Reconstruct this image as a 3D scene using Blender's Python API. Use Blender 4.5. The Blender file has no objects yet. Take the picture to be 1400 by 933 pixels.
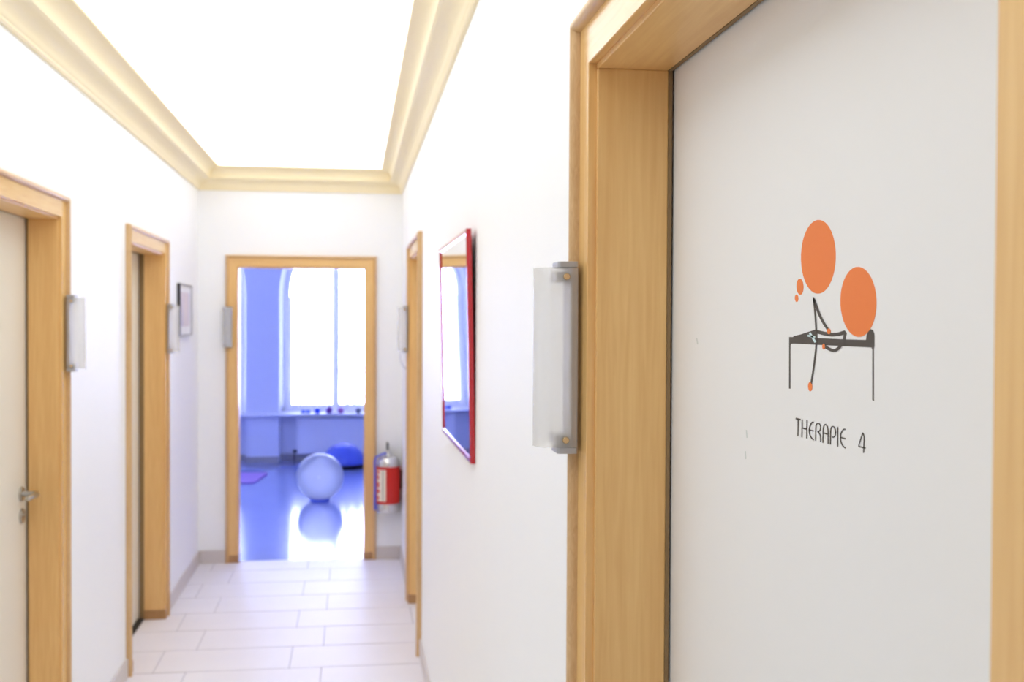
import bpy, bmesh, math, random
from mathutils import Vector, Matrix
random.seed(7)
sc = bpy.context.scene
col = sc.collection

# ------------------------------------------------------------------ camera
F_PX, YAW, PITCH, ROLL, CAM_H = 1533.46, 0.1409, 0.0181, 0.0048, 1.6694
XL, XR, YE = -1.042, 0.339, 7.86          # left wall, right wall, end wall of the corridor
cam_d = bpy.data.cameras.new('camera')
cam_d.sensor_width = 36.0
cam_d.lens = F_PX / 1400 * 36.0
cam_d.clip_start = 0.02
cam_d.dof.use_dof = True
cam_d.dof.focus_distance = 1.22
cam_d.dof.aperture_fstop = 9.0
cam = bpy.data.objects.new('camera', cam_d)
col.objects.link(cam)
right = Vector((math.cos(YAW), -math.sin(YAW), 0))
fwd = Vector((math.sin(YAW), math.cos(YAW), 0))
up = Vector((0, 0, 1))
fwd2 = math.cos(PITCH) * fwd - math.sin(PITCH) * up
up2 = math.sin(PITCH) * fwd + math.cos(PITCH) * up
r3 = math.cos(ROLL) * right + math.sin(ROLL) * up2
u3 = math.cos(ROLL) * up2 - math.sin(ROLL) * right
M = Matrix((r3, u3, -fwd2)).transposed().to_4x4()
M.translation = Vector((0, 0, CAM_H))
cam.matrix_world = M
sc.camera = cam


def at(u, v, axis, val):
    """pixel of the photograph -> point on the plane axis = val"""
    d = r3 * ((u - 700) / F_PX) - u3 * ((v - 466.5) / F_PX) + fwd2
    o = Vector((0, 0, CAM_H))
    return o + d * ((val - o[axis]) / d[axis])


# ------------------------------------------------------------------ world, light, exposure
SKY_COL, SKY_STR = (0.53, 0.60, 1.0), 21.0
CEIL_STR = 1.39
w = bpy.data.worlds.new('daylight')
sc.world = w
w.use_nodes = True
bg = w.node_tree.nodes['Background']
bg.inputs[0].default_value = (*SKY_COL, 1)
bg.inputs[1].default_value = SKY_STR
sc.view_settings.view_transform = 'Standard'
sc.view_settings.look = 'None'
sc.view_settings.gamma = 1
sc.view_settings.use_curve_mapping = False
sc.view_settings.exposure = 0.18
sc.cycles.use_denoising = True
sc.cycles.max_bounces = 14
sc.cycles.diffuse_bounces = 8
sc.cycles.transparent_max_bounces = 16
sc.cycles.caustics_reflective = False
sc.cycles.caustics_refractive = False
sc.cycles.sample_clamp_indirect = 8.0


# ------------------------------------------------------------------ materials
def srgb(h):
    h = h.lstrip('#')
    v = [int(h[i:i + 2], 16) / 255 for i in (0, 2, 4)]
    return tuple(c / 12.92 if c <= .04045 else ((c + .055) / 1.055) ** 2.4 for c in v)


def new_mat(name):
    m = bpy.data.materials.new(name)
    m.use_nodes = True
    nt = m.node_tree
    return m, nt, nt.nodes['Principled BSDF']


def plain(name, c, rough=.5, metal=0, spec=.5, noise=.03, nscale=6, bump=0, bscale=200, coat=0):
    m, nt, b = new_mat(name)
    c = srgb(c) if isinstance(c, str) else c
    tc = nt.nodes.new('ShaderNodeTexCoord')
    n = nt.nodes.new('ShaderNodeTexNoise')
    n.inputs['Scale'].default_value = nscale
    n.inputs['Detail'].default_value = 4
    nt.links.new(tc.outputs['Object'], n.inputs['Vector'])
    mx = nt.nodes.new('ShaderNodeMix')
    mx.data_type = 'RGBA'
    mx.inputs[6].default_value = (*[x * (1 - noise) for x in c], 1)
    mx.inputs[7].default_value = (*[min(1, x * (1 + noise)) for x in c], 1)
    nt.links.new(n.outputs['Fac'], mx.inputs[0])
    nt.links.new(mx.outputs[2], b.inputs['Base Color'])
    b.inputs['Roughness'].default_value = rough
    b.inputs['Metallic'].default_value = metal
    b.inputs['Specular IOR Level'].default_value = spec
    b.inputs['Coat Weight'].default_value = coat
    if bump:
        n2 = nt.nodes.new('ShaderNodeTexNoise')
        n2.inputs['Scale'].default_value = bscale
        nt.links.new(tc.outputs['Object'], n2.inputs['Vector'])
        bp = nt.nodes.new('ShaderNodeBump')
        bp.inputs['Strength'].default_value = bump
        bp.inputs['Distance'].default_value = .001
        nt.links.new(n2.outputs['Fac'], bp.inputs['Height'])
        nt.links.new(bp.outputs[0], b.inputs['Normal'])
    return m


def wood(name, axis, light, dark, rough=.16, contrast=1.0, wavy=0.0):
    """fine straight grain running along the given axis"""
    m, nt, b = new_mat(name)
    tc = nt.nodes.new('ShaderNodeTexCoord')
    mp = nt.nodes.new('ShaderNodeMapping')
    s = [42, 42, 42]
    s[axis] = 2.2 + wavy
    mp.inputs['Scale'].default_value = s
    nt.links.new(tc.outputs['Object'], mp.inputs['Vector'])
    n = nt.nodes.new('ShaderNodeTexNoise')
    n.inputs['Scale'].default_value = 3.0
    n.inputs['Detail'].default_value = 6
    n.inputs['Distortion'].default_value = .4 + wavy * .4
    nt.links.new(mp.outputs[0], n.inputs['Vector'])
    n2 = nt.nodes.new('ShaderNodeTexNoise')
    n2.inputs['Scale'].default_value = .35
    nt.links.new(mp.outputs[0], n2.inputs['Vector'])
    ad = nt.nodes.new('ShaderNodeMath')
    ad.operation = 'ADD'
    nt.links.new(n.outputs['Fac'], ad.inputs[0])
    nt.links.new(n2.outputs['Fac'], ad.inputs[1])
    rp = nt.nodes.new('ShaderNodeValToRGB')
    rp.color_ramp.elements[0].position = .75 / 2 / contrast
    rp.color_ramp.elements[1].position = 1 - .75 / 2 / contrast
    rp.color_ramp.elements[0].color = (*srgb(dark), 1)
    rp.color_ramp.elements[1].color = (*srgb(light), 1)
    hf = nt.nodes.new('ShaderNodeMath')
    hf.operation = 'MULTIPLY'
    hf.inputs[1].default_value = .5
    nt.links.new(ad.outputs[0], hf.inputs[0])
    nt.links.new(hf.outputs[0], rp.inputs[0])
    nt.links.new(rp.outputs[0], b.inputs['Base Color'])
    b.inputs['Roughness'].default_value = rough
    bp = nt.nodes.new('ShaderNodeBump')
    bp.inputs['Strength'].default_value = .06
    bp.inputs['Distance'].default_value = .0006
    nt.links.new(n.outputs['Fac'], bp.inputs['Height'])
    nt.links.new(bp.outputs[0], b.inputs['Normal'])
    return m


WL, WD = '#edc482', '#e1b271'
WOOD = [wood('beech_grain_x', 0, WL, WD), wood('beech_grain_y', 1, WL, WD), wood('beech_grain_z', 2, WL, WD)]
LINING = [wood('lining_grain_x', 0, WL, WD, .36), wood('lining_grain_y', 1, WL, WD, .36), wood('lining_grain_z', 2, WL, WD, .36)]
BEAD = [wood('bead_grain_x', 0, '#dcba8a', '#c79f6c', .38), wood('bead_grain_y', 1, '#dcba8a', '#c79f6c', .38),
        wood('bead_grain_z', 2, '#dcba8a', '#c39a68', .38, 1.1, 6.0)]
PLINTH = wood('plinth_wood', 2, '#b98f5f', '#a87d50', .4)
M_WALL = plain('wall_paint', '#f7f8f9', .55, noise=.01, bump=.15, bscale=350)
M_CEIL = None
M_CORN = plain('cornice_paint', '#f8eac4', .5, noise=.01)
M_DOOR = plain('door_laminate', '#edeeee', .42, noise=.012, nscale=2)
M_DOORC = plain('door_laminate_cream', '#ece6d8', .42, noise=.012, nscale=2)
M_SEAL = plain('rubber_seal', '#8c7350', .7)
M_DARK = plain('dark_threshold', '#2a2622', .7)
M_TILE = plain('floor_tile_ceramic', '#ebe8ec', .46, spec=.2, noise=.025, nscale=3)
M_GROUT = plain('grout', '#a29ea6', .85)
M_BASE = plain('baseboard_tile', '#d3cbc6', .45, noise=.04, nscale=8)
M_STEEL = plain('brushed_steel', '#b9b7b2', .28, 1, noise=.04)
M_BRACK = plain('grey_bracket_metal', '#b0b0b4', .42, .4, noise=.03)
M_STUD = plain('nickel_stud', '#d8bd94', .25, 1, noise=.02)
M_RED = plain('red_frame_lacquer', '#b81826', .16, noise=.03, coat=.3)
M_REDX = plain('red_extinguisher_paint', '#c81d14', .3, noise=.03)
M_CHROME = plain('polished_steel', '#d9d9d8', .16, 1, noise=.02)
M_BLACK = plain('black_plastic', '#1d1b1b', .45)
M_ORANGE = plain('print_orange', '#f07f36', .5, noise=.01)
M_INK = plain('print_dark_grey', '#48423e', .55, noise=.02)
M_PALE = plain('print_pale_blue', '#cfe6ea', .5)
M_SCUFF = plain('scuff_grey', '#d3d8d6', .6)
M_GWALL = plain('gym_wall_paint', '#e6e8f0', .6, noise=.01)
M_GFLOOR = plain('gym_linoleum', '#7f8ac0', .13, noise=.05, nscale=2.5, spec=1.0)
M_WHITE = plain('white_lacquer', '#f2f2f4', .4, noise=.01)

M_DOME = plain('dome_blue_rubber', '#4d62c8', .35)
M_MAT = plain('mat_purple_foam', '#8a62b8', .75, noise=.05, nscale=60, bump=.3)
M_HOSE = plain('hose_blue', '#4a5fd8', .4)
M_LABEL = plain('label_cream', '#ece4cf', .5, noise=.02)


def glass_mat(name, tint, gloss=.05):
    m, nt, b = new_mat(name)
    out = nt.nodes['Material Output']
    tr = nt.nodes.new('ShaderNodeBsdfTransparent')
    tr.inputs[0].default_value = (*tint, 1)
    gl = nt.nodes.new('ShaderNodeBsdfGlossy')
    gl.inputs['Roughness'].default_value = .02
    lw = nt.nodes.new('ShaderNodeFresnel')
    lw.inputs['IOR'].default_value = 1.45
    mx = nt.nodes.new('ShaderNodeMixShader')
    nt.links.new(lw.outputs[0], mx.inputs[0])
    nt.links.new(tr.outputs[0], mx.inputs[1])
    nt.links.new(gl.outputs[0], mx.inputs[2])
    nt.links.new(mx.outputs[0], out.inputs[0])
    nt.nodes.remove(b)
    return m


M_PANE = glass_mat('window_glass', (.96, .97, .98))


def sheer(name, c, transl, transp, gloss=0.0, tint=(1, 1, 1)):
    """diffuse + translucent + see-through share: frosted acrylic, sheer cloth"""
    m, nt, b = new_mat(name)
    out = nt.nodes['Material Output']
    d = nt.nodes.new('ShaderNodeBsdfDiffuse')
    d.inputs[0].default_value = (*c, 1)
    t = nt.nodes.new('ShaderNodeBsdfTranslucent')
    t.inputs[0].default_value = (*c, 1)
    tr = nt.nodes.new('ShaderNodeBsdfTransparent')
    tr.inputs[0].default_value = (*tint, 1)
    m1 = nt.nodes.new('ShaderNodeMixShader')
    m1.inputs[0].default_value = transl
    nt.links.new(d.outputs[0], m1.inputs[1])
    nt.links.new(t.outputs[0], m1.inputs[2])
    m2 = nt.nodes.new('ShaderNodeMixShader')
    m2.inputs[0].default_value = transp
    nt.links.new(m1.outputs[0], m2.inputs[1])
    nt.links.new(tr.outputs[0], m2.inputs[2])
    last = m2
    if gloss:
        g = nt.nodes.new('ShaderNodeBsdfGlossy')
        g.inputs['Roughness'].default_value = .25
        fr = nt.nodes.new('ShaderNodeFresnel')
        fr.inputs['IOR'].default_value = 1.3
        mm = nt.nodes.new('ShaderNodeMath')
        mm.operation = 'MULTIPLY'
        mm.inputs[1].default_value = gloss
        nt.links.new(fr.outputs[0], mm.inputs[0])
        m3 = nt.nodes.new('ShaderNodeMixShader')
        nt.links.new(mm.outputs[0], m3.inputs[0])
        nt.links.new(m2.outputs[0], m3.inputs[1])
        nt.links.new(g.outputs[0], m3.inputs[2])
        last = m3
    nt.links.new(last.outputs[0], out.inputs[0])
    nt.nodes.remove(b)
    return m


M_FROST = sheer('frosted_acrylic', (.995, .995, .995), .3, .73, .2)
M_BALL = sheer('ball_vinyl', (.99, .99, .99), .8, .25, 1.0)
M_SLAT = sheer('blind_fabric', (.8, .8, .82), .4, .0)

# mirror
M_MIRROR, nt, b = new_mat('mirror_glass')
b.inputs['Base Color'].default_value = (.86, .87, .88, 1)
b.inputs['Metallic'].default_value = 1
b.inputs['Roughness'].default_value = .02

# luminous ceiling
M_CEIL, nt, b = new_mat('backlit_ceiling_membrane')
b.inputs['Base Color'].default_value = (.85, .85, .84, 1)
b.inputs['Emission Color'].default_value = (.945, .972, .985, 1)
b.inputs['Emission Strength'].default_value = CEIL_STR


# ------------------------------------------------------------------ mesh helpers
def mesh_obj(name, verts, faces, mat, parent=None, smooth=False, recalc=True):
    me = bpy.data.meshes.new(name)
    me.from_pydata([tuple(v) for v in verts], [], faces)
    if recalc:
        bm = bmesh.new()
        bm.from_mesh(me)
        bmesh.ops.recalc_face_normals(bm, faces=bm.faces)
        bm.to_mesh(me)
        bm.free()
    me.materials.append(mat)
    if smooth:
        for p in me.polygons:
            p.use_smooth = True
        try:
            me.set_sharp_from_angle(angle=math.radians(40))
        except Exception:
            pass
    o = bpy.data.objects.new(name, me)
    col.objects.link(o)
    if parent:
        o.parent = parent
    return o


class MB:
    def __init__(self):
        self.v, self.f = [], []

    def add(self, vs, fs):
        k = len(self.v)
        self.v += [tuple(v) for v in vs]
        self.f += [tuple(i + k for i in f) for f in fs]

    def box(self, x0, x1, y0, y1, z0, z1, fn=None):
        vs = [(x, y, z) for x in (x0, x1) for y in (y0, y1) for z in (z0, z1)]
        if fn:
            vs = [fn(*v) for v in vs]
        self.add(vs, [(0, 1, 3, 2), (4, 6, 7, 5), (0, 4, 5, 1), (2, 3, 7, 6), (0, 2, 6, 4), (1, 5, 7, 3)])

    def tube(self, pts, rad, n=12, cap=True):
        """round tube along points; rad scalar or list"""
        pts = [Vector(p) for p in pts]
        if not isinstance(rad, (list, tuple)):
            rad = [rad] * len(pts)
        rings = []
        ref = None
        for i, p in enumerate(pts):
            a = pts[max(0, i - 1)]
            c = pts[min(len(pts) - 1, i + 1)]
            d = (c - a).normalized()
            if ref is None:
                ref = Vector((0, 0, 1)) if abs(d.z) < .9 else Vector((1, 0, 0))
            e1 = d.cross(ref).normalized()
            e2 = d.cross(e1).normalized()
            ref = e1.cross(d)
            rings.append([p + (e1 * math.cos(t) + e2 * math.sin(t)) * rad[i]
                          for t in [2 * math.pi * k / n for k in range(n)]])
        vs = [v for r in rings for v in r]
        fs = []
        for i in range(len(rings) - 1):
            for k in range(n):
                fs.append((i * n + k, i * n + (k + 1) % n, (i + 1) * n + (k + 1) % n, (i + 1) * n + k))
        if cap:
            fs.append(tuple(range(n)))
            fs.append(tuple((len(rings) - 1) * n + k for k in range(n)))
        self.add(vs, fs)

    def lathe(self, prof, c, n=32, fn=None):
        """prof: list of (r,z) about vertical axis at c"""
        vs, fs = [], []
        for r, z in prof:
            for k in range(n):
                t = 2 * math.pi * k / n
                vs.append((c[0] + r * math.cos(t), c[1] + r * math.sin(t), c[2] + z))
        for i in range(len(prof) - 1):
            for k in range(n):
                fs.append((i * n + k, i * n + (k + 1) % n, (i + 1) * n + (k + 1) % n, (i + 1) * n + k))
        fs.append(tuple(range(n)))
        fs.append(tuple((len(prof) - 1) * n + k for k in range(n)))
        if fn:
            vs = [fn(v) for v in vs]
        self.add(vs, fs)

    def prism(self, poly, fn0, fn1):
        """poly: 2-D points; fn0/fn1 map them to the two end faces"""
        n = len(poly)
        vs = [fn0(*p) for p in poly] + [fn1(*p) for p in poly]
        fs = [tuple(range(n)), tuple(range(n, 2 * n))]
        fs += [(i, (i + 1) % n, n + (i + 1) % n, n + i) for i in range(n)]
        self.add(vs, fs)

    def build(self, name, mat, parent=None, smooth=False, recalc=True):
        return mesh_obj(name, self.v, self.f, mat, parent, smooth, recalc)


def tag(o, label=None, cat=None, group=None, kind=None):
    if label:
        o['label'] = label
    if cat:
        o['category'] = cat
    if group:
        o['group'] = group
    if kind:
        o['kind'] = kind
    return o


def empty(name, loc=(0, 0, 0)):
    o = bpy.data.objects.new(name, None)
    o.empty_display_size = .1
    o.location = loc
    col.objects.link(o)
    return o


def adopt(root):
    """children were modelled in world coordinates: keep them there under an Empty with a location"""
    for c in root.children:
        c.matrix_parent_inverse = Matrix.Translation(-root.location)


def bevel(o, w=.002, seg=2):
    md = o.modifiers.new('bevel', 'BEVEL')
    md.width = w
    md.segments = seg
    md.limit_method = 'ANGLE'
    return o


# ------------------------------------------------------------------ doors: positions along each wall
ZH = 2.024           # underside of the lining head
T = .16              # wall thickness
# clear opening between the lining faces
D0, D1 = .546, 1.545          # near right door
C0, C1 = 5.628, 6.596         # far right door
A0, A1 = 3.19, 4.19           # near left door
B0, B1 = 5.478, 6.42          # far left door
E0, E1 = -.776, .077          # doorway in the end wall
Z_CEIL, Z_CORN = 2.70, 2.547
YB = -2.6                     # wall behind the camera

# ------------------------------------------------------------------ walls
LT = .02


def wall_y(name, x0, x1, openings, label):
    m = MB()
    ys = [YB]
    for a, c in openings:
        ys += [a - LT, c + LT]
    ys.append(YE + (.15 if name else 0))
    for i in range(0, len(ys), 2):
        m.box(x0, x1, ys[i], ys[i + 1], 0, 2.86)
    for a, c in openings:
        m.box(x0, x1, a - LT, c + LT, ZH + LT, 2.86)
    o = m.build(name, M_WALL)
    return tag(o, label, 'wall', kind='structure')


wall_y('wall_left', XL - T, XL, [(A0, A1), (B0, B1)], 'white painted left corridor wall with two recessed doors')
wall_y('wall_right', XR, XR + T, [(D0, D1), (C0, C1)], 'white painted right corridor wall with the red framed mirror')
m = MB()
m.box(XL, E0 - LT, YE, YE + .15, 0, 2.86)
m.box(E1 + LT, XR, YE, YE + .15, 0, 2.86)
m.box(E0 - LT, E1 + LT, YE, YE + .15, ZH + LT, 2.86)
tag(m.build('wall_end', M_WALL), 'white end wall of the corridor around the open doorway', 'wall', kind='structure')
m = MB()
m.box(XL - T, XR + T, YB - .15, YB, 0, 2.86)
tag(m.build('wall_back', M_WALL), 'plain white wall closing the corridor behind the viewer', 'wall', kind='structure')

# ceiling membrane
m = MB()
Y_LUM = -.2                   # the backlit part starts here; plain ceiling towards the viewer's back
m.box(XL, XR, Y_LUM, YE, Z_CEIL, Z_CEIL + .02)
tag(m.build('ceiling', M_CEIL), 'bright white backlit corridor ceiling inside the cream cornice', 'ceiling', kind='structure')
m = MB()
m.box(XL, XR, YB, Y_LUM, Z_CEIL, Z_CEIL + .02)
tag(m.build('ceiling_rear', M_WALL), 'plain white ceiling behind the viewer', 'ceiling', kind='structure')

# cornice: profile (distance from wall, z)
prof = [(0, Z_CORN), (.010, Z_CORN), (.016, Z_CORN + .006), (.016, Z_CORN + .014), (.020, Z_CORN + .018)]
for k in range(1, 8):
    t = k / 7 * math.pi / 2
    prof.append((.020 + .058 * (1 - math.cos(t)), Z_CORN + .018 + .050 * math.sin(t)))
prof += [(.080, Z_CORN + .070), (.088, Z_CORN + .074), (.090, Z_CORN + .082), (.086, Z_CORN + .088)]
for k in range(1, 8):
    t = k / 7 * math.pi / 2
    prof.append((.086 + .062 * (1 - math.cos(t)), Z_CORN + .088 + .058 * math.sin(t)))
prof += [(.150, Z_CEIL), (0, Z_CEIL)]


def cornice(name, fn0, fn1, label):
    m = MB()
    m.prism(prof, fn0, fn1)
    tag(m.build(name, M_CORN, smooth=True), label, 'cornice', kind='structure')


cornice('trim_1', lambda d, z: (XL + d, YB + d, z), lambda d, z: (XL + d, YE - d, z), 'cream moulded cornice along the top of the left wall')
cornice('trim_2', lambda d, z: (XR - d, YB + d, z), lambda d, z: (XR - d, YE - d, z), 'cream moulded cornice along the top of the right wall')
cornice('trim_3', lambda d, z: (XL + d, YE - d, z), lambda d, z: (XR - d, YE - d, z), 'cream moulded cornice across the end wall above the doorway')
cornice('trim_4', lambda d, z: (XL + d, YB + d, z), lambda d, z: (XR - d, YB + d, z), 'cream moulded cornice on the wall behind the viewer')

# ------------------------------------------------------------------ corridor floor: slab + single tiles
PX, PY, Y0T, Y1T = .632, .3612, 7.605, 7.905
floor = MB()
floor.box(XL - T, XR + T, YB - .1, Y1T, -.06, -.0025)
floor = tag(floor.build('floor', M_GROUT), 'pale ceramic tiled corridor floor with thin grey joints', 'floor', kind='structure')
tile_mesh = {}
fx0, fx1 = XL - .115, XR + .115
row = 0
y1 = Y1T
y0 = Y0T
while y1 > YB:
    off = -.30 if row % 2 == 0 else -.147
    x = off - PX * 3
    while x < fx1:
        a, c = max(x, fx0), min(x + PX, fx1)
        if c - a > .02:
            key = (round(c - a, 3), round(y1 - max(y0, YB), 3))
            if key not in tile_mesh:
                hw, hd = key[0] / 2 - .0018, key[1] / 2 - .0042
                mm = MB()
                e = .0012
                vs = []
                for zz, ins in ((-.0025, 0), (-.0006, 0), (0, e)):
                    vs += [(-hw + ins, -hd + ins, zz), (hw - ins, -hd + ins, zz), (hw - ins, hd - ins, zz), (-hw + ins, hd - ins, zz)]
                fs = [(8, 9, 10, 11)]
                for r_ in (0, 4):
                    for k in range(4):
                        fs.append((r_ + k, r_ + (k + 1) % 4, r_ + 4 + (k + 1) % 4, r_ + 4 + k))
                me = bpy.data.meshes.new('floor_tile')
                me.from_pydata(vs, [], fs)
                me.materials.append(M_TILE)
                tile_mesh[key] = me
            o = bpy.data.objects.new('floor_tile', tile_mesh[key])
            o.location = ((a + c) / 2, (y1 + max(y0, YB)) / 2, 0)
            col.objects.link(o)
            o.parent = floor
        x += PX
    row += 1
    y1 = y0
    y0 = y1 - PY


# ------------------------------------------------------------------ door sets
CW, BW, TF, TB, SB = .058, .020, .012, .026, .008   # casing flat, bead, thickness, bead height, set-back
flat_prof = [(0, 0), (0, TF - .001), (.001, TF), (CW, TF), (CW, 0)]
bead_prof = [(CW, 0), (CW, TF)]
for k in range(0, 11):
    t = math.pi * (1 - k / 10)
    bead_prof.append((CW + BW / 2 + BW / 2 * math.cos(t), TF + (TB - TF) * math.sin(t)))
bead_prof += [(CW + BW, TF), (CW + BW, 0)]


def door_set(name, fn, W, ax, label, depth=.102, leaf=True, leaf_mat=None, gap=.0085):
    """fn(s, n, z): s along the opening, n out of the wall, z up. ax: world axis of s."""
    root = empty(name, fn(W / 2, 0, 0))
    tag(root, label, 'door' if leaf else 'doorway', kind='structure')
    s0, s1, z1 = -SB, W + SB, ZH + SB
    for pr, nm, mats in ((flat_prof, 'casing', WOOD), (bead_prof, 'bead_moulding', BEAD)):
        for side in (0, 1):
            m = MB()
            if side == 0:
                m.prism(pr, lambda a, n: fn(s0 - a, n, 0), lambda a, n: fn(s0 - a, n, z1 + a))
            else:
                m.prism(pr, lambda a, n: fn(s1 + a, n, 0), lambda a, n: fn(s1 + a, n, z1 + a))
            m.build(nm + '_side', mats[2], root, smooth=(nm != 'casing'))
        m = MB()
        m.prism(pr, lambda a, n: fn(s0 - a, n, z1 + a), lambda a, n: fn(s1 + a, n, z1 + a))
        m.build(nm + '_head', mats[ax], root, smooth=(nm != 'casing'))
    # lining with a small raised front edge
    e = .0025
    for side in (0, 1):
        m = MB()
        if side == 0:
            m.box(-LT, 0, -depth, 0, 0, ZH, fn)
        else:
            m.box(W, W + LT, -depth, 0, 0, ZH, fn)
        bevel(m.build('lining_side', LINING[2], root), .0015, 2)
    m = MB()
    m.box(-LT, W + LT, -depth, 0, ZH, ZH + LT, fn)
    bevel(m.build('lining_head', LINING[ax], root), .0015, 2)
    for a, c in ((-SB - CW + .004, .003), (W - .003, W + SB + CW - .004)):
        m = MB()
        m.box(a, c, .0, TF + .003, 0, .052, fn)
        if a < 0:
            m.box(-LT + .001, .003, -depth, 0, 0, .052, fn)
        else:
            m.box(W - .003, W + LT - .001, -depth, 0, 0, .052, fn)
        m.build('plinth_block', PLINTH, root)
    lf = None
    if leaf:
        for a, c in ((-LT, .0006), (W - .0006, W + LT)):
            m = MB()
            m.box(a, c, -depth - gap + .003, -depth, .0, ZH + .01, fn)
            m.build('seal_strip', M_SEAL, root)
        m = MB()
        m.box(-LT, W + LT, -depth - gap + .003, -depth, ZH - .0006, ZH + LT, fn)
        m.build('seal_strip', M_SEAL, root)
        m = MB()
        m.box(-.006, W + .006, -depth - .050, -depth - gap, .012, ZH + .006, fn)
        lf = bevel(m.build('door_leaf', leaf_mat or M_DOOR, root), .0015, 2)
        m = MB()
        m.box(-LT, W + LT, -depth - .05, -depth, 0, .006, fn)
        m.build('threshold', M_DARK, root)
        # unseen strips added behind the leaf to block sky light leaking past it
        for a, c in ((-LT, .02), (W - .02, W + LT)):
            m = MB()
            m.box(a, c, -T, -depth - .0505, 0, ZH + LT, fn)
            m.build('light_leak_stop', WOOD[2], root)
        m = MB()
        m.box(.02, W - .02, -T, -depth - .0505, ZH - .02, ZH + LT, fn)
        m.build('light_leak_stop', WOOD[ax], root)
        m = MB()
        m.box(.02, W - .02, -T, -depth - .0505, 0, .03, fn)
        m.build('light_leak_stop', M_DARK, root)
    for c in root.children:
        c.matrix_parent_inverse = Matrix.Translation(-root.location)
    return root, lf


fnD = lambda s, n, z: (XR - n, D0 + s, z)
fnC = lambda s, n, z: (XR - n, C0 + s, z)
fnA = lambda s, n, z: (XL + n, A0 + s, z)
fnB = lambda s, n, z: (XL + n, B0 + s, z)
fnE = lambda s, n, z: (E0 + s, YE - n, z)
doorD, leafD = door_set('door_1', fnD, D1 - D0, 1, 'closed off-white door printed with a therapy figure and THERAPIE 4')
doorA, leafA = door_set('door_2', fnA, A1 - A0, 1, 'closed cream door with steel lever handle in the left wall', leaf_mat=M_DOORC)
doorB, leafB = door_set('door_3', fnB, B1 - B0, 1, 'closed white door deep in its frame beside the small picture', leaf_mat=M_DOORC, gap=.028)
doorC, leafC = door_set('door_4', fnC, C1 - C0, 1, 'narrowly seen wooden door frame beyond the red framed mirror')
doorE, _ = door_set('door_5', fnE, E1 - E0, 0, 'open wooden framed doorway into the blue-lit exercise room', depth=.15, leaf=False)


# ------------------------------------------------------------------ lever handle on the near left door
def child(o, parent):
    o.parent = parent
    o.matrix_parent_inverse = parent.matrix_basis.inverted()
    return o


XA = XL - .102 - .0085
ph = at(28.5, 676, 0, XA)
m = MB()
m.tube([(XA, ph.y, ph.z), (XA + .008, ph.y, ph.z)], [.026, .025], 24)
rz = m.build('handle_rosette', M_STEEL, leafA, smooth=True)
m = MB()
m.tube([(XA + .008, ph.y, ph.z), (XA + .045, ph.y, ph.z), (XA + .055, ph.y - .006, ph.z), (XA + .058, ph.y - .02, ph.z),
        (XA + .058, ph.y - .12, ph.z + .002), (XA + .056, ph.y - .13, ph.z + .002)], [.0095, .0095, .0098, .010, .009, .007], 14)
m.build('handle_lever', M_STEEL, leafA, smooth=True)
pk = at(29, 706, 0, XA)
m = MB()
m.tube([(XA, pk.y, pk.z), (XA + .008, pk.y, pk.z)], [.026, .025], 24)
m.tube([(XA + .008, pk.y, pk.z + .004), (XA + .012, pk.y, pk.z + .004)], .008, 14)
m.build('key_rosette', M_STEEL, leafA, smooth=True)

# ------------------------------------------------------------------ print on the near right door
XD = XR + .102 + .0085          # face of the leaf
PR = .0002


def plane_poly(name, pts, mat, parent, lift=PR):
    """flat print: outline in photo pixels, laid on the door face"""
    m = MB()
    q = [at(u, v, 0, XD) for u, v in pts]
    n = len(q)
    front = [(XD - lift, p.y, p.z) for p in q]
    back = [(XD + .0002, p.y, p.z) for p in q]
    m.add(front + back, [tuple(range(n))] + [(i, (i + 1) % n, n + (i + 1) % n, n + i) for i in range(n)])
    return m.build(name, mat, parent)


def ribbon(strokes, width, cr, lift=PR):
    """strokes in crop coordinates -> ribbons on the door face"""
    m = MB()
    x0, y0, s = cr
    for st in strokes:
        wd = st[0] if isinstance(st[0], (int, float)) else width
        pts = [Vector(p) for p in (st[1:] if isinstance(st[0], (int, float)) else st)]
        # smooth the polyline once
        if len(pts) > 3:
            q = [pts[0]]
            for a, b_ in zip(pts[:-1], pts[1:]):
                q += [a * .75 + b_ * .25, a * .25 + b_ * .75]
            pts = q + [pts[-1]]
        L, R = [], []
        for i, p in enumerate(pts):
            d = (pts[min(i + 1, len(pts) - 1)] - pts[max(i - 1, 0)]).normalized()
            nrm = Vector((-d.y, d.x)) * wd / 2
            L.append(p + nrm)
            R.append(p - nrm)
        n = len(pts)
        vs = []
        for p in L + R:
            w3 = at(x0 + p.x / s, y0 + p.y / s, 0, XD)
            vs.append((XD - lift, w3.y, w3.z))
        m.add(vs, [(i, i + 1, n + i + 1, n + i) for i in range(n - 1)])
    return m


def disc(name, cx, cy, rx, ry, mat, tilt=0.0, lift=PR):
    pts = []
    for k in range(40):
        t = 2 * math.pi * k / 40
        a, c = rx * math.cos(t), ry * math.sin(t)
        pts.append((cx + a - tilt * c, cy + c + .13 * a))
    return plane_poly(name, pts, mat, leafD, lift)


disc('printed_disc', 1119.0, 351.3, 23.7, 50.4, M_ORANGE, .04)
disc('printed_disc', 1173.9, 413.0, 24.6, 47.9, M_ORANGE, .02, .0003)
disc('printed_bubble', 1093.9, 392.2, 4.8, 11, M_ORANGE)
disc('printed_bubble', 1089.3, 408.0, 2.4, 5.2, M_ORANGE)
K7 = (1070, 380, 5.186)


def p7(pts):
    return [(1070 + x / 5.186, 380 + y / 5.186) for x, y in pts]


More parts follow.
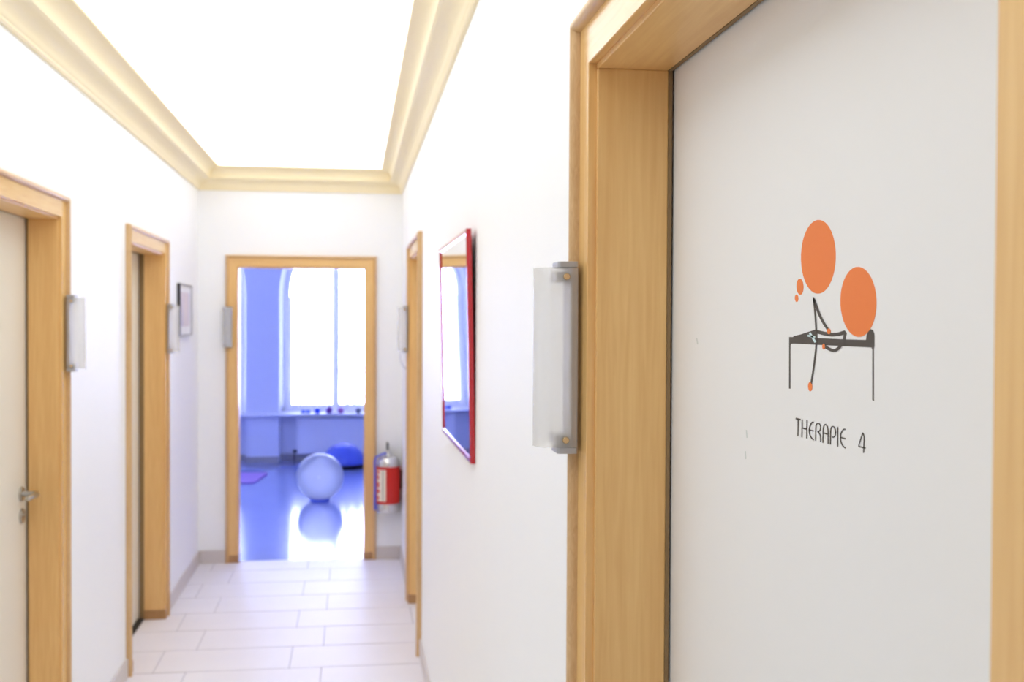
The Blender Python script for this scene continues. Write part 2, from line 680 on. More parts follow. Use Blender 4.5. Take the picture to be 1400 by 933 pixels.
plane_poly('printed_table', p7([(47, 420), (75, 421), (240, 428), (430, 436), (592, 441), (596, 410), (606, 385), (625, 364), (642, 372), (652, 400),
                                (652, 490), (648, 500), (648, 873), (637, 868), (637, 510), (630, 495), (300, 478), (80, 466), (60, 468), (56, 480),
                                (56, 787), (46, 787)]), M_INK, leafD)
plane_poly('printed_body', p7([(78, 414), (130, 402), (180, 385), (230, 369), (250, 371), (300, 383), (350, 391), (395, 388), (440, 373), (456, 393),
                               (446, 440), (428, 440), (434, 404), (400, 413), (350, 417), (300, 410), (248, 396), (246, 432), (78, 424)]), M_INK, leafD, .0003)
mm_ = ribbon([(12, (221, 138), (232, 240), (240, 370), (243, 440)), (18, (224, 150), (252, 235), (285, 310), (328, 372)),
              (12, (243, 440), (236, 530), (222, 640), (204, 752)), (22, (436, 440), (412, 488), (372, 521), (335, 508), (298, 484))], 14, K7, .0004)
mm_.build('printed_limbs', M_INK, leafD, recalc=False)
mm_ = ribbon([(13, (180, 410), (234, 421)), (15, (195, 390), (236, 458))], 14, K7, .0005)
mm_.build('printed_cross', M_PALE, leafD, recalc=False)
disc('printed_hand', 1133.6, 453.3, 2.3, 3.9, M_ORANGE, 0, .0005)
disc('printed_hand', 1126.5, 474.1, 1.9, 3.9, M_ORANGE, 0, .0005)
disc('printed_foot', 1108.0, 529.0, 2.7, 6.2, M_ORANGE, 0, .0005)
KT = (1070, 560, 10.77)
letters = {
    'T': [(24, (195, 134), (268, 152)), (17, (233, 145), (228, 390))],
    'H': [(17, (290, 148), (286, 410)), (17, (362, 158), (357, 427)), (20, (288, 274), (360, 292))],
    'E': [(18, (462, 192), (440, 186), (415, 222), (397, 275), (394, 330), (405, 380), (430, 425), (462, 450)), (20, (396, 303), (462, 319))],
    'R': [(17, (488, 462), (490, 280), (497, 225), (520, 200), (545, 210), (564, 250), (560, 295), (545, 322), (515, 332)),
          (17, (525, 330), (550, 360), (562, 400), (563, 482))],
    'A': [(17, (595, 492), (600, 290), (610, 240), (632, 220), (655, 235), (671, 285), (673, 350), (673, 510)), (20, (615, 350), (672, 368))],
    'P': [(17, (706, 517), (708, 320), (718, 268), (740, 248), (765, 262), (784, 310), (782, 370), (766, 405), (745, 412), (728, 402))],
    'I': [(17, (815, 260), (812, 548))],
    'E2': [(18, (932, 297), (905, 290), (878, 318), (858, 365), (853, 420), (862, 480), (885, 535), (930, 574)), (20, (856, 411), (932, 434))],
    '4': [(17, (1184, 343), (1125, 530), (1124, 545)), (20, (1120, 545), (1228, 572)), (17, (1184, 343), (1204, 400), (1196, 642))]}
for ch, st in letters.items():
    ribbon(st, 17, KT, .0003).build('printed_letter', M_INK, leafD, recalc=False)
for (u0, v0, u1, v1) in ((952.5, 462.5, 954, 471), (1020.5, 588, 1021.5, 599), (1019, 617, 1019.8, 628)):
    plane_poly('scuff_mark', [(u0 - .7, v0), (u0 + .7, v0), (u1 + .6, v1), (u1 - .8, v1)], M_SCUFF, leafD, .0002)



# ------------------------------------------------------------------ frosted wall lamps beside the doors
def wall_lamp(fn, label):
    """fn(s, n, z): s = 0 at the near face over the door casing, growing away from the door; n from the wall.
    A narrow U-shaped frosted shade on a grey holder, fixed by a stud in each corner."""
    Wd, N0, NF, zb, zt = .058, .019, .079, 1.478, 1.755
    root = empty('wall_lamp', fn(Wd / 2, 0, zb))
    tag(root, label, 'wall lamp', 'frosted wall lamps beside the doors')

    def ushape(inset):
        r = Wd / 2 - inset
        d = .026 - inset * .5
        pts = [(inset, N0)]
        for k in range(17):
            t = math.pi * (1 - k / 16)
            pts.append((Wd / 2 + r * math.cos(t), NF - .026 + d * math.sin(t)))
        pts.append((Wd - inset, N0))
        return pts
    m = MB()
    poly = ushape(0) + list(reversed(ushape(.0025)))
    m.prism(poly, lambda s, n: fn(s, n, zb + .009), lambda s, n: fn(s, n, zt - .009))
    m.build('frosted_shade', M_FROST, root, smooth=True)
    for z0, z1_ in ((zb, zb + .0085), (zt - .0085, zt)):
        m = MB()
        pl = [(0, .019), (0, .045), (.004, .048), (Wd - .010, .048), (Wd, .042), (Wd, .0265), (.027, .0265), (.027, .019)]
        m.prism(pl, lambda s, n: fn(s, n, z0), lambda s, n: fn(s, n, z1_))
        bevel(m.build('end_plate', M_BRACK, root), .0012, 2)
    m = MB()
    m.box(.004, Wd - .004, .0265, .0300, zb + .0085, zt - .0085, fn)
    m.build('back_plate', M_BRACK, root)
    for zz in (zb + .020, zt - .022):
        m = MB()
        m.box(.0035, Wd - .0035, .0300, .050, zz - .007, zz + .007, fn)
        m.build('cross_block', M_BRACK, root)
        for s, sg in ((0, -1), (Wd, 1)):
            a = Vector(fn(s - sg * .001, .036, zz))
            b_ = Vector(fn(s + sg * .0045, .036, zz))
            m = MB()
            m.tube([a, a.lerp(b_, .8), b_], [.0050, .0050, .0042], 18)
            m.build('stud', M_STUD, root, smooth=True)
    # plug that carries the holder on the wall beside the casing
    m = MB()
    m.box(.050, Wd, 0, .0265, zb + .06, zt - .06, fn)
    m.build('wall_plug', M_BRACK, root)
    for c in root.children:
        c.matrix_parent_inverse = Matrix.Translation(-root.location)
    return root


CO = SB + CW + BW      # casing overall from the lining face
OV = CO - SB - .030    # the shade stands over the casing
wall_lamp(lambda s, n, z: (XR - n, D1 + CO - OV + s, z), 'nearest frosted wall lamp, sharp, with two round studs, beside the printed door')
wall_lamp(lambda s, n, z: (XL + n, A1 + CO - OV + s, z), 'frosted wall lamp on the left wall beside the door with the lever handle')
wall_lamp(lambda s, n, z: (XL + n, B1 + CO - OV + s, z), 'frosted wall lamp on the left wall just before the small picture')
wall_lamp(lambda s, n, z: (XR - n, C1 + CO - OV + s, z), 'frosted wall lamp on the right wall beyond the red framed mirror')
wall_lamp(lambda s, n, z: (E0 - CO + OV - s, YE - n, z), 'frosted wall lamp on the end wall left of the open doorway')

# small grey holder on the right wall beyond the lamp
root = empty('wall_holder', (XR, 6.95, 1.36))
tag(root, 'small grey holder low behind the far lamp on the right wall', 'holder')
m = MB()
m.box(XR - .005, XR, 6.90, 7.00, 1.37, 1.60)
bevel(m.build('back_plate', M_BRACK, root), .001)
m = MB()
m.prism([(0, 1.375), (.006, 1.362), (.030, 1.385), (.046, 1.43), (.046, 1.56), (.043, 1.56), (.043, 1.432), (.028, 1.390), (.006, 1.370), (0, 1.38)],
        lambda d, z: (XR - .005 - d, 6.90, z), lambda d, z: (XR - .005 - d, 7.00, z))
m.build('front_tray', M_BRACK, root)
adopt(root)

# ------------------------------------------------------------------ mirror with red frame
MY0, MY1, MZ0, MZ1 = 3.10, 4.01, 1.27, 1.925
root = empty('wall_mirror', (XR, (MY0 + MY1) / 2, MZ0))
tag(root, 'mirror in a glossy red frame leaning slightly off the right wall', 'mirror')
LEAN = .0145 / (MZ1 - MZ0)


def fm(y, n, z):   # n from the back of the frame
    return (XR - .0005 - n - (z - MZ0) * LEAN - (y - MY0) * .006, y, z)


FB, FD = .017, .0145
fprof = [(0, 0), (0, FD - .002), (.002, FD), (FB - .004, FD), (FB, FD - .004), (FB, 0)]
for pts in (((MY0, MZ0, 1, 1), (MY1, MZ0, -1, 1)), ((MY1, MZ0, -1, 1), (MY1, MZ1, -1, -1)), ((MY1, MZ1, -1, -1), (MY0, MZ1, 1, -1)), ((MY0, MZ1, 1, -1), (MY0, MZ0, 1, 1))):
    (ya, za, sa, ta), (yb, zb_, sb, tb) = pts
    m = MB()
    m.prism(fprof, lambda a, n: fm(ya + sa * a, n, za + ta * a), lambda a, n: fm(yb + sb * a, n, zb_ + tb * a))
    m.build('frame_bar', M_RED, root)
m = MB()
m.box(MY0 + FB, MY1 - FB, .004, FD - .0045, MZ0 + FB, MZ1 - FB, fm)
m.build('mirror_glass', M_MIRROR, root)
adopt(root)

# ------------------------------------------------------------------ small picture on the left wall
m_art, nt, b = new_mat('picture_print')
tc = nt.nodes.new('ShaderNodeTexCoord')
mp = nt.nodes.new('ShaderNodeMapping')
mp.inputs['Scale'].default_value = (1, 14, 1.2)
n = nt.nodes.new('ShaderNodeTexNoise')
n.inputs['Scale'].default_value = 2.2
rp = nt.nodes.new('ShaderNodeValToRGB')
rp.color_ramp.elements[0].position = .35
rp.color_ramp.elements[0].color = (*srgb('#b9b6d6'), 1)
rp.color_ramp.elements[1].position = .65
rp.color_ramp.elements[1].color = (*srgb('#ecdcd6'), 1)
nt.links.new(tc.outputs['Object'], mp.inputs[0])
nt.links.new(mp.outputs[0], n.inputs['Vector'])
nt.links.new(n.outputs['Fac'], rp.inputs[0])
nt.links.new(rp.outputs[0], b.inputs['Base Color'])
b.inputs['Roughness'].default_value = .35
PY0, PY1, PZ0, PZ1 = 6.92, 7.42, 1.565, 1.885
root = empty('wall_picture', (XL, 7.17, PZ0))
tag(root, 'small pale print in a thin dark frame on the left wall', 'picture')
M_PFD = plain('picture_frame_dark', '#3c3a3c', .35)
M_PFS = plain('picture_frame_silver', '#b5b4b6', .35)
pf = [(0, 0), (0, .022), (.005, .022), (.007, .016), (.012, .016), (.012, 0)]
fp = lambda y, n, z: (XL + n, y, z)
for (ya, za, sa, ta), (yb, zb_, sb, tb) in (((PY0, PZ0, 1, 1), (PY1, PZ0, -1, 1)), ((PY1, PZ0, -1, 1), (PY1, PZ1, -1, -1)),
                                            ((PY1, PZ1, -1, -1), (PY0, PZ1, 1, -1)), ((PY0, PZ1, 1, -1), (PY0, PZ0, 1, 1))):
    m = MB()
    m.prism(pf, lambda a, n: fp(ya + sa * a, n, za + ta * a), lambda a, n: fp(yb + sb * a, n, zb_ + tb * a))
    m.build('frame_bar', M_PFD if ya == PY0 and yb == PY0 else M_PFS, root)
m = MB()
m.box(XL + .002, XL + .012, PY0 + .012, PY1 - .012, PZ0 + .012, PZ1 - .012)
m.build('mount', M_WHITE, root)
m = MB()
m.box(XL + .012, XL + .0125, PY0 + .07, PY1 - .07, PZ0 + .06, PZ1 - .05)
m.build('print', m_art, root)
adopt(root)

# ------------------------------------------------------------------ fire extinguisher
EX, EY, EZ = .242, YE - .105, .345
root = empty('fire_extinguisher', (EX, EY, EZ))
tag(root, 'red fire extinguisher with steel ends hung right of the doorway', 'fire extinguisher')
m = MB()
m.lathe([(.070, .0), (.079, .004), (.081, .012), (.081, .062), (.080, .066)], (EX, EY, EZ), 40)
m.build('steel_base', M_CHROME, root, smooth=True)
m = MB()
m.lathe([(.0795, .064), (.0825, .066), (.0825, .318), (.0795, .320)], (EX, EY, EZ), 40)
m.build('red_body', M_REDX, root, smooth=True)
m = MB()
m.lathe([(.080, .318), (.080, .345), (.076, .362), (.062, .378), (.040, .388), (.022, .393), (.018, .402)], (EX, EY, EZ), 40)
m.build('steel_shoulder', M_CHROME, root, smooth=True)
m = MB()
m.lathe([(.018, .400), (.020, .404), (.020, .418), (.014, .422), (.012, .432)], (EX, EY, EZ), 20)
vb = m.build('valve', M_CHROME, root, smooth=True)
m = MB()
m.prism([(-.006, .43), (.006, .43), (.007, .468), (.004, .482), (-.006, .482), (-.008, .468)],
        lambda a, z: (EX - .004 + a, EY - .02, EZ + z), lambda a, z: (EX - .004 + a, EY + .03, EZ + z))
bevel(m.build('valve_lever', M_BLACK, root), .002)
m = MB()
hp = [(EX - .018, EY - .005, EZ + .410), (EX - .050, EY - .02, EZ + .398), (EX - .084, EY - .030, EZ + .385), (EX - .093, EY - .030, EZ + .355),
      (EX - .091, EY - .026, EZ + .30), (EX - .090, EY - .024, EZ + .15), (EX - .089, EY - .024, EZ + .02)]
m.tube(hp, [.007] * 6 + [.009], 12)
m.build('hose', M_HOSE, root, smooth=True)


def wrap(a0, a1, z0, z1, r, mat, nm):
    m = MB()
    n = 12
    vs = []
    for k in range(n + 1):
        t = math.radians(a0 + (a1 - a0) * k / n)
        for z in (z0, z1):
            vs.append((EX + r * math.cos(t), EY + r * math.sin(t), EZ + z))
    m.add(vs, [(2 * k, 2 * k + 1, 2 * k + 3, 2 * k + 2) for k in range(n)])
    return m.build(nm, mat, root, smooth=True, recalc=False)


wrap(205, 258, .085, .300, .0829, M_LABEL, 'label')
M_LRED = plain('label_red', '#d6584f', .5)
M_LGREY = plain('label_grey', '#9b938c', .5)
for z0, z1, a0, a1 in ((.275, .292, 208, 226), (.235, .262, 207, 222), (.180, .215, 207, 224), (.140, .165, 207, 226), (.095, .120, 207, 222)):
    wrap(a0, a1, z0, z1, .0831, M_LRED, 'label_block')
wrap(240, 246, .090, .295, .0831, M_LGREY, 'label_stripe')
for z in (.29, .105):
    m = MB()
    m.box(EX - .02, EX + .02, EY + .078, YE, EZ + z - .02, EZ + z + .02)
    m.build('wall_bracket', M_BLACK, root)
m = MB()
m.tube([(EX + .081, EY + .01, EZ + .29), (EX + .09, EY + .015, EZ + .285), (EX + .09, EY + .015, EZ + .17), (EX + .082, EY + .01, EZ + .16)], .006, 10)
m.build('strap_clip', M_BLACK, root, smooth=True)
adopt(root)

# ------------------------------------------------------------------ baseboards
BH, BT = .088, .010


def baseboard(name, fn, segs, label):
    root = empty(name, fn(segs[0][0], 0, 0))
    tag(root, label, 'baseboard', kind='structure')
    for a, c in segs:
        n = max(1, round((c - a) / .63))
        for k in range(n):
            s0, s1 = a + (c - a) * k / n + .0008, a + (c - a) * (k + 1) / n - .0008
            m = MB()
            m.box(s0, s1, 0, BT, 0, BH, fn)
            bevel(m.build('baseboard_tile', M_BASE, root), .0015, 1)
    adopt(root)


baseboard('baseboard_left', lambda s, n, z: (XL + n, s, z), [(YB, A0 - CO), (A1 + CO, B0 - CO), (B1 + CO, YE)], 'pale stone skirting along the left wall')
baseboard('baseboard_right', lambda s, n, z: (XR - n, s, z), [(YB, D0 - CO), (D1 + CO, C0 - CO), (C1 + CO, YE)], 'pale stone skirting along the right wall')
baseboard('baseboard_end', lambda s, n, z: (s, YE - n, z), [(XL + BT, E0 - CO), (E1 + CO, XR - BT)], 'pale stone skirting either side of the open doorway')

# ------------------------------------------------------------------ exercise room
GX0, GX1, GY0, GY1, GZ = -3.30, 1.75, YE + .15, 13.30, 3.25
m = MB()
m.box(GX0, GX1, Y1T, 13.62, -.06, -.001)
tag(m.build('floor_gym', M_GFLOOR), 'glossy blue-grey linoleum floor of the exercise room', 'floor', kind='structure')
m = MB()
m.box(GX0, GX1, GY0, 13.62, GZ, GZ + .1)
tag(m.build('ceiling_gym', M_GWALL), 'white ceiling of the exercise room', 'ceiling', kind='structure')
m = MB()
SW = [(8.75, 9.25)]        # unseen side opening, added to bring more daylight into the exercise room
SZ0, SZ1 = .75, 2.65
ys = [GY0 - .15, SW[0][0], SW[0][1], 13.62]
for k in (0, 2):
    m.box(GX0 - .15, GX0, ys[k], ys[k + 1], 0, GZ)
for a, c in SW:
    m.box(GX0 - .15, GX0, a, c, 0, SZ0)
    m.box(GX0 - .15, GX0, a, c, SZ1, GZ)
tag(m.build('wall_gym_left', M_GWALL), 'left wall of the exercise room', 'wall', kind='structure')
m = MB()
m.box(GX1, GX1 + .15, GY0 - .15, 13.62, 0, GZ)
tag(m.build('wall_gym_right', M_GWALL), 'right wall of the exercise room', 'wall', kind='structure')
m = MB()
m.box(GX0, XL - T - .001, GY0 - .15, GY0, 0, GZ)
m.box(XR + T + .001, GX1, GY0 - .15, GY0, 0, GZ)
m.box(XL - T - .001, XR + T + .001, GY0 - .148, GY0, 2.862, GZ)
tag(m.build('wall_gym_front', M_GWALL), 'exercise room side of the wall beside the doorway', 'wall', kind='structure')

# window wall: arches splayed inwards. (centre, half width at the room face)
WIN = [(-2.178, .948), (.10, .948)]
PILL0, PILL1 = WIN[0][0] + WIN[0][1], WIN[1][0] - WIN[1][1]     # pillar -1.23 .. -0.848
ZS0, ZS1, ZSP = .545, .575, 1.985
YW = 13.55
SPLAY = .045


def arch(c, hw, y, n=24):
    pts = [(c - hw, y, ZS1)]
    for k in range(n + 1):
        t = math.pi * (1 - k / n)
        pts.append((c + hw * math.cos(t), y, ZSP + hw * math.sin(t)))
    pts.append((c + hw, y, ZS1))
    return pts


m = MB()
# solid piers full height above the sill, thick to the outside
YO = 13.70
for x0, x1 in ((GX0, WIN[0][0] - WIN[0][1]), (PILL0, PILL1), (WIN[1][0] + WIN[1][1], GX1)):
    m.add([(x0, GY1, ZS1), (x1, GY1, ZS1), (x1, GY1, GZ), (x0, GY1, GZ)], [(0, 1, 2, 3)])
for c, hw in WIN:
    f = arch(c, hw, GY1)
    g = arch(c, hw - SPLAY, YW)
    h = arch(c, hw - SPLAY, YO)
    n = len(f)
    m.add(f + g + h, [(i, i + 1, n + i + 1, n + i) for i in range(n - 1)] + [(n + i, n + i + 1, 2 * n + i + 1, 2 * n + i) for i in range(n - 1)])
    arcp = f[1:-1]
    top = [(p[0], GY1, GZ) for p in arcp]
    k = len(arcp)
    m.add(arcp + top, [(i, i + 1, k + i + 1, k + i) for i in range(k - 1)])
ww = m.build('wall_gym_window', M_GWALL, recalc=False)
tag(ww, 'window wall of the exercise room with arched openings and a wide pier', 'wall', kind='structure')
for k, (x0, x1) in enumerate(((GX0, WIN[0][0] - WIN[0][1]), (PILL0, PILL1), (WIN[1][0] + WIN[1][1], GX1))):
    m = MB()
    m.box(x0, x1, GY1, GY1 + .19, 0, ZS0)
    tag(m.build(('wall_pier_left', 'wall_pier_middle', 'wall_pier_right')[k], M_GWALL),
        ('pier below the sill at the far left of the exercise room', 'wide pale pier below the sill beside the radiator',
         'pier below the sill at the far right of the exercise room')[k], 'wall', kind='structure')
for k, (c, hw) in enumerate(WIN):
    m = MB()
    m.box(c - hw, c + hw, GY1 + .19, GY1 + .3, 0, ZS0)
    tag(m.build(('wall_niche_left', 'wall_niche_right')[k], M_GWALL),
        ('niche wall below the sill left of the wide pier', 'niche wall behind the panel radiator')[k], 'wall', kind='structure')
m = MB()
m.box(GX0, GX1, 13.215, 13.66, ZS0, ZS1)
tag(bevel(m.build('trim_5', M_WHITE), .006, 3), 'long white window sill across the exercise room', 'window sill', kind='structure')
# skirting of the exercise room
root = empty('baseboard_gym', (0, GY1, 0))
tag(root, 'grey-brown skirting under the exercise room windows', 'baseboard', kind='structure')
M_GB = plain('gym_skirting', '#a9a4a0', .5)
for x0, x1, y in ((PILL0, PILL1, GY1), (WIN[0][0] - WIN[0][1], PILL0, GY1 + .19), (PILL1, WIN[1][0] + WIN[1][1], GY1 + .19), (GX0, WIN[0][0] - WIN[0][1], GY1), (WIN[1][0] + WIN[1][1], GX1, GY1)):
    m = MB()
    m.box(x0, x1, y - .012, y, 0, .075)
    m.build('skirting_board', M_GB, root)
adopt(root)

# windows
for wi, (c, hw0) in enumerate(WIN):
    hw = hw0 - SPLAY - .001
    root = empty('window_%d' % (wi + 1), (c, YW, ZS1))
    tag(root, ['arched white window left of the exercise room pier', 'arched white three-part window behind vertical blinds'][wi], 'window', kind='structure')
    fw = .06
    zb = ZS1 + .001
    outer = arch(c, hw, 0)
    inner = arch(c, hw - fw, 0)
    inner[0] = (inner[0][0], 0, zb + .085)
    inner[-1] = (inner[-1][0], 0, zb + .085)
    outer[0] = (outer[0][0], 0, zb)
    outer[-1] = (outer[-1][0], 0, zb)
    n = len(outer)
    y0, y1 = YW + .02, YW + .08
    vs = [(p[0], y, p[2]) for y in (y0, y1) for p in outer + inner]
    fs = []
    for i in range(n):
        j = (i + 1) % n
        fs += [(i, j, n + j, n + i), (2 * n + i, 2 * n + j, 3 * n + j, 3 * n + i), (i, j, 2 * n + j, 2 * n + i), (n + i, n + j, 3 * n + j, 3 * n + i)]
    mesh_obj('window_frame', vs, fs, M_WHITE, root)
    third = 2 * hw / 3
    for k in (1, 2):
        xm = c - hw + third * k
        zt = ZSP + math.sqrt(max(0, (hw - fw) ** 2 - (xm - c) ** 2))
        m = MB()
        m.box(xm - .04, xm + .04, y0, y1, zb + .085, zt - .005)
        m.build('mullion', M_WHITE, root)
    for k in range(3):
        xa, xb = c - hw + third * k, c - hw + third * (k + 1)
        xa = max(xa + (.04 if k else 0), c - hw + fw)
        xb = min(xb - (.04 if k < 2 else 0), c + hw - fw)
        pts = [(xa, zb + .085)]
        for q in range(13):
            x = xa + (xb - xa) * q / 12
            pts.append((x, ZSP + math.sqrt(max(0, (hw - fw) ** 2 - (x - c) ** 2)) - .001))
        pts.append((xb, zb + .085))
        m = MB()
        yy = (y0 + y1) / 2
        m.add([(x, yy, z) for x, z in pts], [tuple(range(len(pts)))])
        m.build('pane', M_PANE, root, recalc=False)
    if wi == 1:
        for px in (418.5, 472.7, 484.5):
            xg = at(px, 500, 1, y0).x
            m = MB()
            m.box(xg - .009, xg + .009, y0 + .01, y1 - .01, zb + .085, ZSP + math.sqrt((hw - fw) ** 2 - (xg - c) ** 2) - .004)
            m.build('glazing_bar', M_WHITE, root)
        hx = c - hw + third - .0
        p = at(486, 541.5, 1, y0 - .02)
        m = MB()
        m.tube([(p.x, y0, p.z), (p.x, y0 - .04, p.z)], .010, 12)
        m.tube([(p.x, y0 - .04, p.z), (p.x + .10, y0 - .04, p.z)], .008, 12)
        m.build('window_handle', M_BLACK, root, smooth=True)
    adopt(root)
    # vertical blind
    root = empty('vertical_blind', (c, 13.43, ZS1))
    tag(root, ['white vertical blind in the window left of the pier', 'white vertical blind in the window behind the exercise ball'][wi], 'blind', 'vertical blinds of the exercise room')
    pitch = .112
    ns = int((2 * hw - .06) / pitch)
    for k in range(ns):
        x = c - hw + .075 + pitch * k
        hh = hw - .05
        zt = ZSP + math.sqrt(max(0, hh ** 2 - (abs(x - c) + .06) ** 2)) if abs(x - c) + .06 < hh else ZSP - .05
        ang = math.radians(80 + random.uniform(-5, 5))
        dx, dy = .062 * math.cos(ang), .062 * math.sin(ang)
        zb2 = ZS1 + .05
        vs, fs = [], []
        for j in range(5):
            t = j / 2 - 1
            bow = .006 * (1 - t * t)
            for z in (zb2, zt):
                vs.append((x + dx * t - bow * math.sin(ang), 13.43 + dy * t + bow * math.cos(ang), z))
        fs = [(2 * j, 2 * j + 1, 2 * j + 3, 2 * j + 2) for j in range(4)]
        mesh_obj('slat', vs, fs, M_SLAT, root, smooth=True, recalc=False)
    adopt(root)

for k, (a, c) in enumerate(SW):  # out of view, added only as a light source for the room
    root = empty('window_%d' % (k + 3), (GX0, (a + c) / 2, SZ0))
    tag(root, ('unseen side window added to light the exercise room, nearer the doorway', 'unseen side window added to light the exercise room, nearer the blinds')[k], 'window', kind='structure')
    xa, xb = GX0 - .10, GX0 - .05
    for y0, y1, z0, z1 in ((a, a + .06, SZ0, SZ1), (c - .06, c, SZ0, SZ1), (a + .06, c - .06, SZ0, SZ0 + .06), (a + .06, c - .06, SZ1 - .06, SZ1),
                           ((a + c) / 2 - .03, (a + c) / 2 + .03, SZ0 + .06, SZ1 - .06)):
        m = MB()
        m.box(xa, xb, y0, y1, z0, z1)
        m.build('frame_bar', M_WHITE, root)
    for y0, y1 in ((a + .06, (a + c) / 2 - .03), ((a + c) / 2 + .03, c - .06)):
        m = MB()
        m.add([(GX0 - .075, y0, SZ0 + .06), (GX0 - .075, y1, SZ0 + .06), (GX0 - .075, y1, SZ1 - .06), (GX0 - .075, y0, SZ1 - .06)], [(0, 1, 2, 3)])
        m.build('pane', M_PANE, root, recalc=False)
    adopt(root)

# radiator under the right window
root = empty('radiator', (-.1, 13.40, .09))
tag(root, 'white flat panel radiator under the sill right of the pier', 'radiator')
rp0, rp1 = -.645, .55
m = MB()
m.box(rp0, rp1, 13.35, 13.37, .095, .505)
bevel(m.build('front_panel', M_WHITE, root), .006, 3)
m = MB()
m.box(rp0 + .01, rp1 - .01, 13.375, 13.435, .10, .49)
m.build('heating_body', M_WHITE, root)
m = MB()
m.box(rp0, rp1, 13.35, 13.44, .505, .515)
m.build('top_grille', M_WHITE, root)
m = MB()
m.tube([(rp0 - .002, 13.40, .12), (rp0 - .05, 13.40, .12)], [.012, .018], 12)
m.tube([(rp0 - .035, 13.40, .12), (rp0 - .035, 13.40, .0)], .008, 10)
m.build('valve', M_BLACK, root, smooth=True)
for x in (rp0 + .15, rp1 - .15):
    m = MB()
    m.box(x, x + .03, 13.435, 13.468, .2, .42)
    m.build('wall_bracket', M_WHITE, root)
adopt(root)

# exercise ball
BX, BY, BR = -.297, 10.45, .2125
BZ = .012                     # the ball rests in the low ring
root = empty('exercise_ball', (BX, BY, BZ))
tag(root, 'large pale exercise ball on the glossy floor', 'exercise ball')
pf_ = []
for k in range(0, 41):
    t = -math.pi / 2 + math.pi * k / 40
    z = BR + BR * math.sin(t)
    pf_.append((max(.0005, BR * math.cos(t)), max(0.0, z)))
m = MB()
m.lathe(pf_, (BX, BY, BZ), 64)
bl = m.build('ball_skin', M_BALL, root, smooth=True)
M_RIDGE = plain('ball_ridge', '#cfd3ea', .35)
for zz in (-.5, -.25, 0, .25, .5):
    # ridges round a tilted axis
    m = MB()
    q = Matrix.Rotation(math.radians(62), 4, 'X') @ Matrix.Rotation(math.radians(12), 4, 'Y')
    r_ = BR * math.sqrt(1 - zz * zz)
    ring = []
    for k in range(49):
        t = 2 * math.pi * k / 48
        v = q @ Vector((r_ * math.cos(t), r_ * math.sin(t), BR * zz))
        ring.append(Vector((BX, BY, BR + BZ)) + v)
    if min(p.z for p in ring) > .006:
        m.tube(ring, .0016, 6, cap=False)
        m.build('ridge', M_RIDGE, root, smooth=True)
pv = Vector((BX, BY, BR + BZ)) + Vector((-.02, -1, .12)).normalized() * (BR - .001)
pd = Vector((-.02, -1, .12)).normalized()
m = MB()
m.tube([pv - pd * .003, pv + pd * .002], [.012, .010], 16)
m.build('valve_plug', M_WHITE, root, smooth=True)
adopt(root)

# low ring under the ball
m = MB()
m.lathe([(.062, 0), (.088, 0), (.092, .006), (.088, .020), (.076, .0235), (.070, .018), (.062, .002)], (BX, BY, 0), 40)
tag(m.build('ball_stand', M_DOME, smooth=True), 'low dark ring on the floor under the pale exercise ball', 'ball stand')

# balance dome
root = empty('balance_dome', (-.05, 12.85, 0))
tag(root, 'blue half-ball balance trainer with dark base behind the exercise ball', 'balance trainer')
cx, cy = -.10, 12.80
m = MB()
m.lathe([(.20, 0), (.235, .006), (.245, .02), (.245, .04), (.235, .048)], (cx, cy, 0), 48)
m.build('base_ring', M_BLACK, root, smooth=True)
pr_ = [(.236, .046), (.240, .06)]
for k in range(1, 13):
    t = k / 12 * math.pi / 2
    pr_.append((max(.001, .236 * math.cos(t)), .06 + .215 * math.sin(t)))
m = MB()
m.lathe(pr_, (cx, cy, 0), 48)
m.build('dome', M_DOME, root, smooth=True)
m = MB()
m.lathe([(.150, .226), (.153, .232), (.146, .236), (.143, .231)], (cx, cy, 0), 48)
m.build('grip_ring', M_DOME, root, smooth=True)
adopt(root)

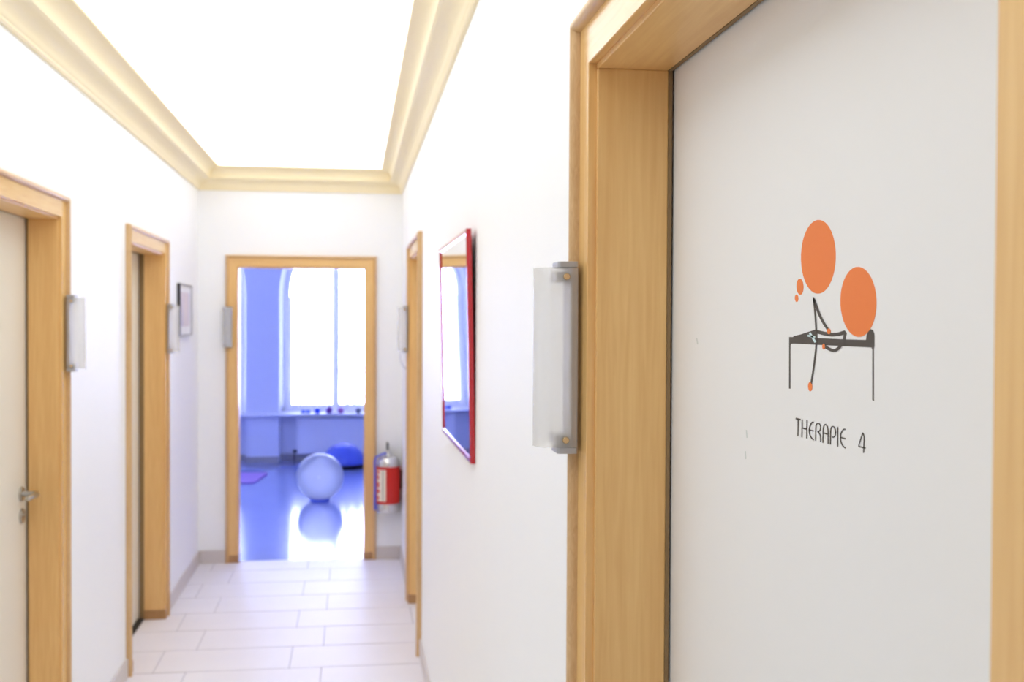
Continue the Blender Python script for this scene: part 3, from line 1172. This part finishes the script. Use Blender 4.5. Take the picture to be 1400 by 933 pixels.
# mat
m = MB()
rr = .06
mx0, mx1, my0, my1 = -1.80, -.90, 11.62, 12.36
poly = []
for (qx, qy, a0) in ((mx1 - rr, my1 - rr, 0), (mx0 + rr, my1 - rr, 90), (mx0 + rr, my0 + rr, 180), (mx1 - rr, my0 + rr, 270)):
    for k in range(7):
        t = math.radians(a0 + 15 * k)
        poly.append((qx + rr * math.cos(t), qy + rr * math.sin(t)))
cs, sn = math.cos(math.radians(-7)), math.sin(math.radians(-7))
cxm, cym = mx1, my1
poly = [(cxm + (x - cxm) * cs - (y - cym) * sn, cym + (x - cxm) * sn + (y - cym) * cs) for x, y in poly]
m.prism(poly, lambda x, y: (x, y, 0), lambda x, y: (x, y, .014))
tag(bevel(m.build('exercise_mat', M_MAT), .003, 2), 'purple foam exercise mat on the floor at the left', 'exercise mat')


# dumbbells on the sill
def dumbbell(px, r, half, colr, end_on, label, rr=None):
    p = at(px, 557, 1, 13.31)
    root = empty('dumbbell', (p.x, 13.31, ZS1))
    tag(root, label, 'dumbbell', 'dumbbells on the window sill')
    mt = plain('vinyl_' + colr.strip('#'), colr, .4)
    d = Vector((0, 1, 0)) if end_on else Vector((1, 0, 0))
    c = Vector((p.x, 13.31, ZS1 + r))
    for sgn in (-1, 1):
        a = c + d * sgn * (half - .045)
        e = c + d * sgn * half
        m = MB()
        m.tube([a, a.lerp(e, .15), a.lerp(e, .85), e], [r * .8, r, r, r * .8], 20)
        m.build('head', mt, root, smooth=True)
    m = MB()
    m.tube([c - d * (half - .045), c + d * (half - .045)], r * .42, 12)
    m.build('grip', mt, root, smooth=True)
    adopt(root)


dumbbell(418, .022, .05, '#5f7ae0', False, 'smallest blue dumbbell lying crosswise, leftmost on the sill')
dumbbell(434, .034, .07, '#2f55e6', True, 'round-headed bright blue dumbbell on the sill')
dumbbell(450, .036, .075, '#7a3f9a', True, 'dark purple dumbbell on the sill')
dumbbell(466, .034, .07, '#b070b0', True, 'mauve dumbbell on the sill right of the dark purple one')
dumbbell(490, .032, .065, '#74788a', True, 'grey dumbbell, rightmost on the sill')
